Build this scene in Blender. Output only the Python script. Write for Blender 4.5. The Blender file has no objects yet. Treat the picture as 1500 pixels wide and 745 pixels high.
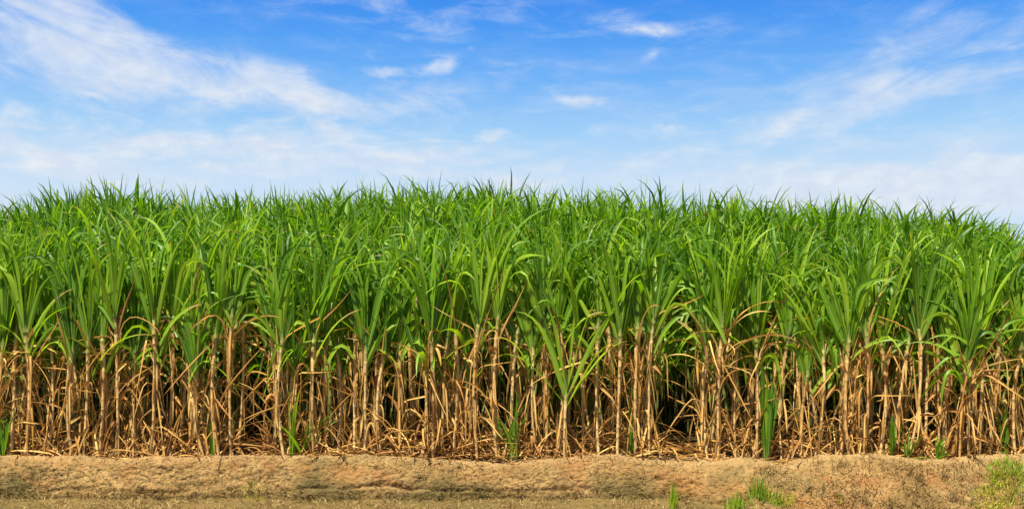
import bpy, math
import numpy as np

rng = np.random.default_rng(11)
S = bpy.context.scene
COL = S.collection
PI = math.pi

# ------------------------------------------------------------------ view geometry
F = 1600.0          # focal length in pixels of the 1500 px wide photograph
CAM_Z = 1.25        # eye height above the cane ground
HOR = 520.0         # row of the horizon in the photograph
Y0 = 13.26          # distance of the first cane row


def wx(px, Y):
    return (px - 750.0) / F * Y


def wz(py, Y):
    return CAM_Z - (py - HOR) / F * Y


# ------------------------------------------------------------------ noise for shapes
def _hash(ix, iy, seed):
    h = (ix.astype(np.int64) * 374761393 + iy.astype(np.int64) * 668265263 + seed * 1442695041) & 0xFFFFFFFF
    h = ((h ^ (h >> 13)) * 1274126177) & 0xFFFFFFFF
    h = h ^ (h >> 16)
    return (h & 0xFFFF) / 65535.0


def vnoise(x, y, seed=0):
    ix, iy = np.floor(x), np.floor(y)
    fx, fy = x - ix, y - iy
    fx = fx * fx * (3 - 2 * fx)
    fy = fy * fy * (3 - 2 * fy)
    a = _hash(ix, iy, seed); b = _hash(ix + 1, iy, seed)
    c = _hash(ix, iy + 1, seed); d = _hash(ix + 1, iy + 1, seed)
    return (a * (1 - fx) + b * fx) * (1 - fy) + (c * (1 - fx) + d * fx) * fy


def fbm(x, y, oct=4, seed=0, gain=0.5):
    s = np.zeros_like(x, dtype=float); amp = 1.0; tot = 0
    for k in range(oct):
        s += amp * (vnoise(x * 2 ** k + 17.3 * k, y * 2 ** k - 9.1 * k, seed + k) - 0.5)
        tot += amp; amp *= gain
    return s / tot * 2


# ------------------------------------------------------------------ mesh helpers
def mesh_from(name, V, Fq, uv=None, col=None, mat=None, smooth=True):
    """V (n,3), Fq (m,4) quads, uv (n,2) per vertex, col (n,4) per vertex"""
    me = bpy.data.meshes.new(name)
    n, m = len(V), len(Fq)
    me.vertices.add(n)
    me.vertices.foreach_set('co', np.ascontiguousarray(V, dtype=np.float32).ravel())
    me.loops.add(m * 4)
    li = np.ascontiguousarray(Fq, dtype=np.int32).ravel()
    me.loops.foreach_set('vertex_index', li)
    me.polygons.add(m)
    me.polygons.foreach_set('loop_start', np.arange(0, m * 4, 4, dtype=np.int32))
    me.polygons.foreach_set('loop_total', np.full(m, 4, dtype=np.int32))
    me.polygons.foreach_set('use_smooth', np.full(m, smooth))
    if uv is not None:
        l = me.uv_layers.new(name='UVMap')
        l.data.foreach_set('uv', np.ascontiguousarray(uv[li], dtype=np.float32).ravel())
    if col is not None:
        a = me.color_attributes.new('tone', 'FLOAT_COLOR', 'POINT')
        a.data.foreach_set('color', np.ascontiguousarray(col, dtype=np.float32).ravel())
    if mat:
        me.materials.append(mat)
    me.update()
    me.validate()
    return me


def link(name, me, parent=None, loc=None):
    o = bpy.data.objects.new(name, me)
    COL.objects.link(o)
    if parent:
        o.parent = parent
    if loc is not None:
        o.location = loc
    return o


def tag(o, label=None, cat=None, group=None, kind=None):
    if label: o['label'] = label
    if cat: o['category'] = cat
    if group: o['group'] = group
    if kind: o['kind'] = kind
    return o


class Geo:
    """collects vertex, face, uv and tone arrays"""
    def __init__(s):
        s.V, s.F, s.U, s.C, s.n = [], [], [], [], 0

    def add(s, V, Fq, U, C):
        s.V.append(V); s.F.append(Fq + s.n); s.U.append(U); s.C.append(C); s.n += len(V)

    def arrays(s):
        return (np.concatenate(s.V), np.concatenate(s.F), np.concatenate(s.U), np.concatenate(s.C))

    def build(s, name, mat, parent=None, loc=None):
        V, Fq, U, C = s.arrays()
        return link(name, mesh_from(name, V, Fq, U, C, mat), parent, loc)


def leaves(P, az, th0, bend, L, W, power=2.0, kink_t=0.5, kink=0.0, wob=0.0, twist=0.0, fold=0.35,
           base_w=0.5, n=11, tone=None, tip=0.08, peak=0.35, sharp=28.0, tw0=0.0):
    """blades as folded strips; every argument is one number or one per blade.
    th = angle from the vertical, grows along the blade by bend*t^power and by a sudden kink at kink_t"""
    P = np.atleast_2d(np.asarray(P, float)); N = len(P)
    g = lambda a: np.broadcast_to(np.asarray(a, float), (N,))[:, None]
    az, th0, bend, L, W, power, kink_t, kink, wob, twist, fold, base_w, tip, peak, sharp, tw0 = map(
        g, (az, th0, bend, L, W, power, kink_t, kink, wob, twist, fold, base_w, tip, peak, sharp, tw0))
    t = np.linspace(0, 1, n + 1)[None, :]
    th = th0 + bend * t ** power + kink / (1 + np.exp(-sharp * (t - kink_t)))
    th = np.clip(th, -3.1, 3.1)
    a = az + wob * t * t
    d = np.stack([np.sin(th) * np.cos(a), np.sin(th) * np.sin(a), np.cos(th)], -1)
    seg = 0.5 * (d[:, 1:] + d[:, :-1]) * (L / n)[..., None]
    c = np.concatenate([P[:, None, :], P[:, None, :] + np.cumsum(seg, 1)], 1)
    side = np.stack([-np.sin(a), np.cos(a), np.zeros_like(a)], -1)
    nor = np.cross(d, side)
    tw = tw0 + twist * t
    s2 = side * np.cos(tw)[..., None] + nor * np.sin(tw)[..., None]
    n2 = np.cross(d, s2)
    rise = base_w + (1 - base_w) * np.sin(np.clip(t / peak, 0, 1) * PI / 2)
    fall = np.where(t > peak, (1 - np.clip((t - peak) / (1 - peak), 0, 1) ** 1.8), 1.0)
    w = (W * rise * fall + 0.0012)[..., None] * 0.5
    # edges ripple gently along the blade
    ph = rng.uniform(0, 6.28, (N, 1))
    rip = (0.10 * np.sin(t * 19 + ph) + 0.06 * np.sin(t * 41 + ph * 2))[..., None]
    fd = fold[..., None]
    Lf = c - s2 * w + n2 * w * (fd + rip)
    Rt = c + s2 * w + n2 * w * (fd - rip)
    V = np.stack([Lf, c, c, Rt], 2)                      # N, n+1, 4, 3
    U = np.empty((N, n + 1, 4, 2))
    U[..., 0] = np.array([0, .5, .5, 1.0])
    U[..., 1] = t[..., None]
    C = np.ones((N, n + 1, 4, 4))
    tone = rng.uniform(0, 1, N) if tone is None else np.broadcast_to(np.asarray(tone, float), (N,))
    C[..., 0] = tone[:, None, None]
    C[..., 1] = np.broadcast_to(tip, (N, 1))[..., None]
    C[..., 2] = rng.uniform(0, 1, N)[:, None, None]
    i = np.arange(n)[:, None] * 4
    q = np.concatenate([i + np.array([[0, 1, 5, 4]]), i + np.array([[2, 3, 7, 6]])], 0)
    Fq = (np.arange(N)[:, None, None] * (4 * (n + 1)) + q[None]).reshape(-1, 4)
    return V.reshape(-1, 3), Fq, U.reshape(-1, 2), C.reshape(-1, 4)


def tube(pts, rad, C, sides=8):
    """pts (n,3), rad (n,), C (n,4) -> open tube"""
    n = len(pts)
    tan = np.gradient(pts, axis=0)
    tan /= np.linalg.norm(tan, axis=1)[:, None] + 1e-9
    ref = np.tile(np.array([1.0, 0, 0]), (n, 1))
    ref[np.abs(tan[:, 0]) > 0.9] = (0, 1, 0)
    u = np.cross(tan, ref); u /= np.linalg.norm(u, axis=1)[:, None]
    v = np.cross(tan, u)
    ang = np.linspace(0, 2 * PI, sides + 1)
    V = pts[:, None] + rad[:, None, None] * (u[:, None] * np.cos(ang)[None, :, None] + v[:, None] * np.sin(ang)[None, :, None])
    U = np.empty((n, sides + 1, 2))
    U[..., 0] = np.linspace(0, 1, sides + 1)
    U[..., 1] = np.linspace(0, 1, n)[:, None]
    CC = np.repeat(C[:, None], sides + 1, 1)
    i = np.arange(n - 1)[:, None] * (sides + 1) + np.arange(sides)[None]
    i = i.ravel()
    Fq = np.stack([i, i + 1, i + sides + 2, i + sides + 1], 1)
    return V.reshape(-1, 3), Fq, U.reshape(-1, 2), CC.reshape(-1, 4)


# ------------------------------------------------------------------ materials
class NT:
    def __init__(s, tree):
        s.t = tree; s.n = tree.nodes; s.l = tree.links

    def new(s, typ, **kw):
        nd = s.n.new(typ)
        for k, v in kw.items():
            setattr(nd, k, v)
        return nd

    def put(s, sock, v):
        if isinstance(v, bpy.types.NodeSocket):
            s.l.new(v, sock)
        else:
            if hasattr(sock.default_value, '__len__') and not hasattr(v, '__len__'):
                v = [v] * len(sock.default_value)
            if hasattr(sock.default_value, '__len__') and len(sock.default_value) == 4 and len(v) == 3:
                v = (*v, 1)
            sock.default_value = v

    def math(s, op, a, b=0.0, c=None, clamp=False):
        nd = s.new('ShaderNodeMath', operation=op, use_clamp=clamp)
        s.put(nd.inputs[0], a); s.put(nd.inputs[1], b)
        if c is not None: s.put(nd.inputs[2], c)
        return nd.outputs[0]

    def mix(s, f, a, b, typ='MIX'):
        nd = s.new('ShaderNodeMix', data_type='RGBA', blend_type=typ, clamp_factor=True)
        s.put(nd.inputs[0], f); s.put(nd.inputs[6], a); s.put(nd.inputs[7], b)
        return nd.outputs[2]

    def smooth(s, v, lo, hi, a=0.0, b=1.0):
        nd = s.new('ShaderNodeMapRange', interpolation_type='SMOOTHSTEP')
        s.put(nd.inputs[0], v); s.put(nd.inputs[1], lo); s.put(nd.inputs[2], hi); s.put(nd.inputs[3], a); s.put(nd.inputs[4], b)
        return nd.outputs[0]

    def noise(s, vec, scale, detail=4, rough=0.55, dist=0.0):
        nd = s.new('ShaderNodeTexNoise')
        if vec is not None: s.l.new(vec, nd.inputs['Vector'])
        nd.inputs['Scale'].default_value = scale
        nd.inputs['Detail'].default_value = detail
        nd.inputs['Roughness'].default_value = rough
        nd.inputs['Distortion'].default_value = dist
        return nd.outputs[0]

    def mapping(s, vec, scale=(1, 1, 1), rot=(0, 0, 0), loc=(0, 0, 0)):
        nd = s.new('ShaderNodeMapping')
        s.l.new(vec, nd.inputs[0])
        nd.inputs[1].default_value = loc; nd.inputs[2].default_value = rot; nd.inputs[3].default_value = scale
        return nd.outputs[0]


def material(name):
    m = bpy.data.materials.new(name); m.use_nodes = True
    t = NT(m.node_tree)
    bsdf = t.n['Principled BSDF']; out = t.n['Material Output']
    return m, t, bsdf, out


def blade_material(name, c_dark, c_mid, c_light, c_rib, c_tip, c_base, trans, trans_gain, rough, rib_w=0.07, spec=0.4, streak=0.25):
    m, t, bsdf, out = material(name)
    at = t.new('ShaderNodeAttribute', attribute_name='tone')
    sep = t.new('ShaderNodeSeparateColor'); t.l.new(at.outputs['Color'], sep.inputs[0])
    r, tipw, r2 = sep.outputs
    uv = t.new('ShaderNodeUVMap')
    suv = t.new('ShaderNodeSeparateXYZ'); t.l.new(uv.outputs[0], suv.inputs[0])
    u, v = suv.outputs[0], suv.outputs[1]
    geo = t.new('ShaderNodeNewGeometry')
    nz = t.noise(geo.outputs['Position'], 3.2, 3, 0.6)
    tn = t.math('ADD', r, t.math('MULTIPLY', t.math('SUBTRACT', nz, 0.5), 0.55))
    col = t.mix(t.smooth(tn, 0.05, 0.55), c_dark, c_mid)
    col = t.mix(t.smooth(tn, 0.5, 1.0), col, c_light)
    # long fine streaks, as parallel veins and scuffs give
    cv = t.new('ShaderNodeCombineXYZ')
    t.put(cv.inputs[0], t.math('MULTIPLY', u, 9.0)); t.put(cv.inputs[1], t.math('MULTIPLY', v, 2.2)); t.put(cv.inputs[2], t.math('MULTIPLY', r2, 57.0))
    st = t.noise(cv.outputs[0], 1.6, 3, 0.6)
    col = t.mix(t.smooth(st, 0.45, 0.75, 0.0, streak), col, c_base)
    col = t.mix(t.smooth(v, 0.0, 0.22, 0.65, 0.0), col, c_base)
    rib = t.math('ABSOLUTE', t.math('SUBTRACT', u, 0.5))
    ribw = t.smooth(v, 0.0, 0.9, rib_w * 1.6, rib_w * 0.35)
    ribm = t.smooth(t.math('DIVIDE', rib, ribw), 0.55, 1.1, 1.0, 0.0)
    col = t.mix(t.math('MULTIPLY', ribm, 0.75), col, c_rib)
    # withered tip and margins
    tp = t.smooth(t.math('ADD', v, t.math('ADD', t.math('MULTIPLY', t.math('SUBTRACT', st, 0.5), 0.35), tipw)), 1.0, 1.1)
    col = t.mix(tp, col, c_tip)
    bsdf.inputs['Roughness'].default_value = rough
    bsdf.inputs['Specular IOR Level'].default_value = spec
    t.l.new(col, bsdf.inputs['Base Color'])
    tr = t.new('ShaderNodeBsdfTranslucent')
    tc = t.mix(1.0, col, trans_gain, 'MULTIPLY')
    t.l.new(tc, tr.inputs['Color'])
    mx = t.new('ShaderNodeMixShader'); mx.inputs[0].default_value = trans
    t.l.new(bsdf.outputs[0], mx.inputs[1]); t.l.new(tr.outputs[0], mx.inputs[2])
    t.l.new(mx.outputs[0], out.inputs['Surface'])
    return m


M_LEAF = blade_material('green_cane_leaf', (0.052, 0.145, 0.004), (0.128, 0.275, 0.007), (0.280, 0.420, 0.016),
                        (0.33, 0.42, 0.10), (0.42, 0.29, 0.09), (0.15, 0.24, 0.03), 0.44, (1.55, 1.6, 0.4), 0.47, spec=0.35)
M_DRY = blade_material('dry_cane_leaf', (0.23, 0.090, 0.016), (0.44, 0.220, 0.040), (0.66, 0.43, 0.125),
                       (0.55, 0.42, 0.22), (0.22, 0.11, 0.04), (0.36, 0.21, 0.08), 0.15, (1.1, 0.95, 0.7), 0.65, 0.06, 0.2, 0.4)
M_GRASS = blade_material('green_grass_blade', (0.12, 0.25, 0.008), (0.24, 0.38, 0.01), (0.42, 0.42, 0.02),
                         (0.2, 0.34, 0.05), (0.38, 0.3, 0.08), (0.2, 0.24, 0.04), 0.35, (1.4, 1.3, 0.7), 0.5)
M_STRAW = blade_material('dry_grass_blade', (0.17, 0.10, 0.028), (0.29, 0.195, 0.058), (0.46, 0.33, 0.13),
                         (0.45, 0.36, 0.18), (0.3, 0.18, 0.07), (0.25, 0.19, 0.06), 0.2, (1.1, 1.0, 0.7), 0.7, spec=0.2)


def stalk_material():
    m, t, bsdf, out = material('cane_stalk_rind')
    at = t.new('ShaderNodeAttribute', attribute_name='tone')
    sep = t.new('ShaderNodeSeparateColor'); t.l.new(at.outputs['Color'], sep.inputs[0])
    r, node, green = sep.outputs
    geo = t.new('ShaderNodeNewGeometry')
    p = t.mapping(geo.outputs['Position'], (26, 26, 4.0))
    n1 = t.noise(p, 1.0, 4, 0.6)
    p2 = t.mapping(geo.outputs['Position'], (9, 9, 7.0))
    n2 = t.noise(p2, 1.0, 4, 0.65)
    col = t.mix(r, (0.48, 0.225, 0.045), (0.64, 0.44, 0.165))
    col = t.mix(t.smooth(n1, 0.35, 0.7, 0.0, 0.75), col, (0.54, 0.38, 0.16))
    col = t.mix(t.smooth(n2, 0.55, 0.72, 0.0, 0.85), col, (0.20, 0.085, 0.025))
    col = t.mix(t.smooth(n2, 0.25, 0.4, 0.45, 0.0), col, (0.36, 0.36, 0.17))
    col = t.mix(t.math('MULTIPLY', node, t.smooth(n1, 0.25, 0.6, 0.1, 0.9)), col, (0.17, 0.09, 0.035))
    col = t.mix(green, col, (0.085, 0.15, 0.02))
    t.l.new(col, bsdf.inputs['Base Color'])
    bsdf.inputs['Roughness'].default_value = 0.55
    bsdf.inputs['Specular IOR Level'].default_value = 0.3
    b = t.new('ShaderNodeBump'); b.inputs['Strength'].default_value = 0.5; b.inputs['Distance'].default_value = 0.01
    t.l.new(n1, b.inputs['Height']); t.l.new(b.outputs[0], bsdf.inputs['Normal'])
    return m


M_STALK = stalk_material()


def soil_material():
    m, t, bsdf, out = material('bank_soil')
    geo = t.new('ShaderNodeNewGeometry'); P = geo.outputs['Position']
    at = t.new('ShaderNodeAttribute', attribute_name='tone')
    sep = t.new('ShaderNodeSeparateColor'); t.l.new(at.outputs['Color'], sep.inputs[0])
    top, low, moss = sep.outputs
    nA = t.noise(P, 1.3, 6, 0.62, 0.4)
    nB = t.noise(P, 4.5, 6, 0.66, 0.3)
    nC = t.noise(P, 17.0, 5, 0.7)
    nD = t.noise(P, 70.0, 4, 0.7)
    nE = t.noise(t.mapping(P, (1, 1, 1.6), loc=(7.3, 2.1, 4.4)), 2.4, 6, 0.66, 0.5)
    col = t.mix(t.smooth(nB, 0.3, 0.7), (0.26, 0.152, 0.050), (0.44, 0.275, 0.098))
    col = t.mix(t.smooth(nE, 0.50, 0.63, 0, 0.7), col, (0.34, 0.155, 0.05))
    col = t.mix(t.math('MULTIPLY', t.smooth(nA, 0.43, 0.62), t.math('MULTIPLY', moss, 1.0)), col, (0.125, 0.098, 0.030))
    col = t.mix(t.math('MULTIPLY', t.smooth(nC, 0.48, 0.62), t.math('MULTIPLY', moss, 0.7)), col, (0.085, 0.066, 0.022))
    col = t.mix(t.math('MULTIPLY', at.outputs['Alpha'], t.smooth(nC, 0.3, 0.6, 0.1, 0.85)), col, (0.37, 0.165, 0.045))
    col = t.mix(t.math('MULTIPLY', top, 0.75), col, (0.47, 0.31, 0.13))
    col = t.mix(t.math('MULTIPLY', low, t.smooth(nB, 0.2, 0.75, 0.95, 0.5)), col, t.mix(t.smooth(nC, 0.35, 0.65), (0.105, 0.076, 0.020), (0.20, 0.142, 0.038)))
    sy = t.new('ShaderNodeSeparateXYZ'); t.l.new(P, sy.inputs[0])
    col = t.mix(t.smooth(t.math('ADD', sy.outputs[1], t.math('MULTIPLY', nB, 0.3)), 13.45, 13.7, 0.0, 0.9), col, (0.06, 0.038, 0.02))  # soil under the canes painted darker, to deepen the shade between stalks
    col = t.mix(t.smooth(nD, 0.38, 0.62, 0.32, 0.0), col, (0.13, 0.085, 0.04))
    col = t.mix(t.smooth(nD, 0.6, 0.75, 0.0, 0.3), col, (0.50, 0.38, 0.22))
    t.l.new(col, bsdf.inputs['Base Color'])
    bsdf.inputs['Roughness'].default_value = 0.95
    bsdf.inputs['Specular IOR Level'].default_value = 0.1
    h = t.math('ADD', t.math('MULTIPLY', nC, 1.0), t.math('MULTIPLY', nD, 0.35))
    b = t.new('ShaderNodeBump'); b.inputs['Strength'].default_value = 0.8; b.inputs['Distance'].default_value = 0.06
    t.l.new(h, b.inputs['Height']); t.l.new(b.outputs[0], bsdf.inputs['Normal'])
    return m


M_SOIL = soil_material()

# ------------------------------------------------------------------ ground: one sheet with the cut bank in it
def geo_steps(start, stop, first, ratio):
    out = []; v = start; st = first
    sgn = 1 if stop > start else -1
    while (stop - v) * sgn > 0:
        v += sgn * st; st *= ratio; out.append(v)
    return np.array(out)


EDGE_PX = np.array([-200, 0, 120, 250, 400, 500, 600, 720, 800, 870, 930, 980, 1040, 1080, 1145, 1200, 1280, 1345, 1400, 1500, 1700.])
EDGE_PY = np.array([669, 669.5, 671, 671, 669.5, 668.5, 670, 675, 672, 668.5, 671, 675, 672, 670, 676, 669, 667, 672.5, 670, 669, 669.])


def edge_dz(x):
    px = 750 + x / 13.1 * F
    return np.interp(px, EDGE_PX, 2.1 * wz(EDGE_PY, 13.1) - 0.012) * np.clip(1 - (np.abs(x) - 9) / 4, 0, 1)


def gentle(x):
    return np.clip((x - 1.9) / 1.6, 0, 1) ** 1.0


def bank(x, s):
    """x, s arrays -> Y, z. s runs along the profile: s<0 lower ground, 0..1 bank face, >1 field"""
    # face: s in 0..1
    k = np.clip(s, 0, 1)
    kk = k
    yA = 12.80 + 0.30 * kk ** 1.5; zA = -0.44 + 0.44 * (1 - (1 - kk) ** 1.55)
    yB = 12.42 + 0.68 * kk ** 1.15; zB = -0.60 + 0.60 * (1 - (1 - kk) ** 1.45)
    g = gentle(x)
    y = yA * (1 - g) + yB * g
    z = zA * (1 - g) + zB * g
    dn = np.minimum(s, 0)
    y = y + dn
    z = z + np.clip(dn, -3, 0) * 0.05
    up = np.maximum(s - 1, 0)
    y = y + up
    near = np.clip(1 - np.abs(up) / 1.2, 0, 1) * np.clip(1 + dn / 0.8, 0, 1)
    z = z + edge_dz(x) * k * np.clip(1 - up / 0.25, 0, 1)
    y = y + 0.09 * fbm(x * 0.9, x * 0 + 3.0, 3, 5) * near
    rough = np.clip(1.15 - up / 0.15, 0.12, 1) * np.clip(1 + dn / 0.25, 0.22, 1) * near
    face = np.sin(np.clip(k, 0, 1) * PI) ** 0.5 * near
    n1 = fbm(x * 2.3, s * 2.2 + x * 0.25, 4, 21)
    n2 = fbm(x * 8.0, s * 6.0, 4, 33, 0.6)
    n3 = fbm(x * 26.0, s * 16.0, 3, 47, 0.6)
    rid = 1 - np.abs(fbm(x * 3.6, s * 4.2 + 0.5 * fbm(x * 2, s * 2, 2, 3), 4, 61, 0.55)) * 2.2
    n4 = fbm(x * 60.0, s * 36.0, 2, 53, 0.7)
    disp = (0.050 * n1 + 0.022 * n2 + 0.017 * n3 + 0.006 * n4) * rough
    crack = np.clip(rid - 0.72, 0, 1) * 0.04 * face
    # eroded ledge along the foot of the left half
    lx = np.clip(1 - (x - 0.2) / 2.0, 0, 1)
    line = 0.17 + 0.10 * fbm(x * 1.4, x * 0 + 9, 3, 71)
    ledge = np.exp(-((s - line) / 0.035) ** 2) * np.clip(0.4 + 1.6 * fbm(x * 1.7, x * 0 + 2, 3, 77), 0, 1) * 0.028 * lx
    d = disp - crack - ledge
    y = y - d * (0.35 + 0.5 * face)
    z = z + d * (0.9 - 0.45 * face)
    # two clods low on the bank
    for cx_, cy_, r_, h_ in ((wx(1108, 12.5), 12.44, 0.20, 0.13), (wx(1190, 12.5), 12.40, 0.16, 0.05)):
        rr = ((x - cx_) / (r_ * 1.5)) ** 2 + ((y - cy_) / r_) ** 2
        z = z + h_ * np.exp(-rr * 1.2) * (1 + 0.5 * n2)
    return y, z


def make_ground():
    fx = np.arange(-7.6, 7.6, 0.012)
    ex = geo_steps(7.6, 3500, 0.03, 1.22)
    xs = np.concatenate([-ex[::-1], fx, ex])
    s = np.concatenate([geo_steps(-1.0, -3500, 0.03, 1.25)[::-1], np.arange(-1.0, 0, 0.02), np.linspace(0, 1, 90),
                        1 + np.arange(0.012, 0.6, 0.018), 1 + geo_steps(0.6, 3500, 0.03, 1.22)])
    X, SS = np.meshgrid(xs, s)
    Y, Z = bank(X, SS)
    V = np.stack([X, Y, Z], -1).reshape(-1, 3)
    h, w = X.shape
    i = (np.arange(h - 1)[:, None] * w + np.arange(w - 1)[None]).ravel()
    Fq = np.stack([i, i + 1, i + w + 1, i + w], 1)
    C = np.ones((h, w, 4))
    g = gentle(X)
    C[..., 0] = np.clip((SS - 0.72) / 0.25, 0, 1) * np.clip(1.6 - SS, 0.2, 1)
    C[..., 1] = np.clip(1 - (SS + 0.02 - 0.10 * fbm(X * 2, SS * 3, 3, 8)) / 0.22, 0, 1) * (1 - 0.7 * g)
    C[..., 2] = np.clip(1.3 - 1.1 * SS + 0.5 * fbm(X * 0.8, SS, 3, 12), 0, 1) * (1 - 0.45 * g)
    PXg = 750 + X / 12.7 * F
    C[..., 3] = np.clip(sum(a * np.exp(-((PXg - p) / w) ** 2 - ((SS - q) / h_) ** 2) for p, w, q, h_, a in ((1000, 32, .3, .3, 1), (1175, 40, .05, .25, 1.1), (1090, 60, .2, .15, .8), (930, 40, .55, .2, .5), (505, 26, .5, .2, .8), (440, 14, .6, .15, .8), (180, 9, .55, .25, .9), (60, 80, .85, .12, .6), (240, 60, .9, .1, .5), (1290, 60, .5, .3, .4), (700, 60, .5, .2, .35))), 0, 1)
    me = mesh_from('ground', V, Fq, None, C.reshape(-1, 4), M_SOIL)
    return tag(link('ground', me), kind='structure', label='tan soil of the field with its low eroded bank')


make_ground()

# ------------------------------------------------------------------ sugarcane
SKY_PX = np.array([-400, 0, 60, 150, 230, 290, 350, 450, 550, 700, 800, 900, 1000, 1100, 1200, 1300, 1400, 1460, 1500, 1900.])
SKY_PY = np.array([298, 292, 278, 265, 270, 280, 282, 272, 266, 262, 270, 276, 278, 284, 288, 294, 310, 332, 352, 362.])


def tip_z(px, Y):
    t = np.clip((Y - Y0) / (18.0 - Y0), 0, 1) ** 0.8
    return (1 - t) * 2.62 + t * wz(np.interp(px, SKY_PX, SKY_PY), 18.0)


def crown_leaves(plane, lean, fan=1.0, n=None, tone=0.5, droop=1.0, stiff=0.0):
    """green blades relative to the collar at the origin, in two ranks; returns array dict"""
    n = n or int(rng.integers(11, 15))
    k = np.arange(n) / (n - 1)                       # 0 oldest and lowest, 1 youngest
    sgn = np.where(np.arange(n) % 2 == 0, 1, -1)
    az = plane + np.where(sgn > 0, 0, PI) + rng.normal(0, 0.5, n)
    th0 = (0.36 * (1 - k) ** 0.9 + 0.02 + rng.normal(0, 0.05, n)) * fan
    z = -0.12 + 0.26 * k + rng.normal(0, 0.02, n)
    L = 1.20 - 0.20 * np.abs(k - 0.45) * 2 * (k > 0.45) + rng.normal(0, 0.11, n) - 0.20 * (1 - k) ** 2
    bend = (0.5 + 2.1 * rng.random(n)) * (1.1 - 0.75 * k) * droop
    power = rng.uniform(1.9, 3.6, n) + stiff * 2.2
    bend = bend * (1 - 0.25 * stiff)
    top = k > 0.88
    bend = np.where(top, bend * 0.3, bend)
    kink = np.where(rng.random(n) < 0.28, rng.uniform(0.8, 2.0, n), 0) * (1.1 - 0.75 * k) * min(droop, 1.25) * ~top
    kt = rng.uniform(0.55, 0.85, n)
    P = np.stack([lean[0] * z + 0.016 * np.cos(az), lean[1] * z + 0.016 * np.sin(az), z], 1)
    return dict(P=P, az=az, th0=np.abs(th0), bend=bend, L=L, W=rng.uniform(0.056, 0.086, n) * (1 - 0.2 * k) * np.where(top, 0.62, 1), power=power, kink=kink, kink_t=kt,
                wob=rng.normal(0, 0.35, n), twist=rng.normal(0, 0.6, n), fold=rng.uniform(0.15, 0.45, n),
                base_w=0.55, tone=np.clip(tone + rng.normal(0, 0.30, n) + 0.25 * (k - 0.5), 0, 1),
                tip=np.where(rng.random(n) < 0.2, rng.uniform(0.05, 0.16, n), 0.02), sharp=rng.uniform(12, 30, n), tw0=rng.normal(0, 0.6, n))


def aside(az, neg=0.3, pos=0.6):
    """turns blades of the outermost row sideways, to keep their shadows off the bank"""
    y, x = np.sin(az), np.cos(az)
    return np.arctan2(np.where(y < 0, y * neg, y * pos), x)


def stack(dicts):
    keys = dicts[0].keys(); out = {}
    for k in keys:
        out[k] = np.concatenate([np.broadcast_to(np.asarray(d[k], float), (len(d['P']), 3) if k == 'P' else (len(d['P']),)) for d in dicts])
    return out


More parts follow.
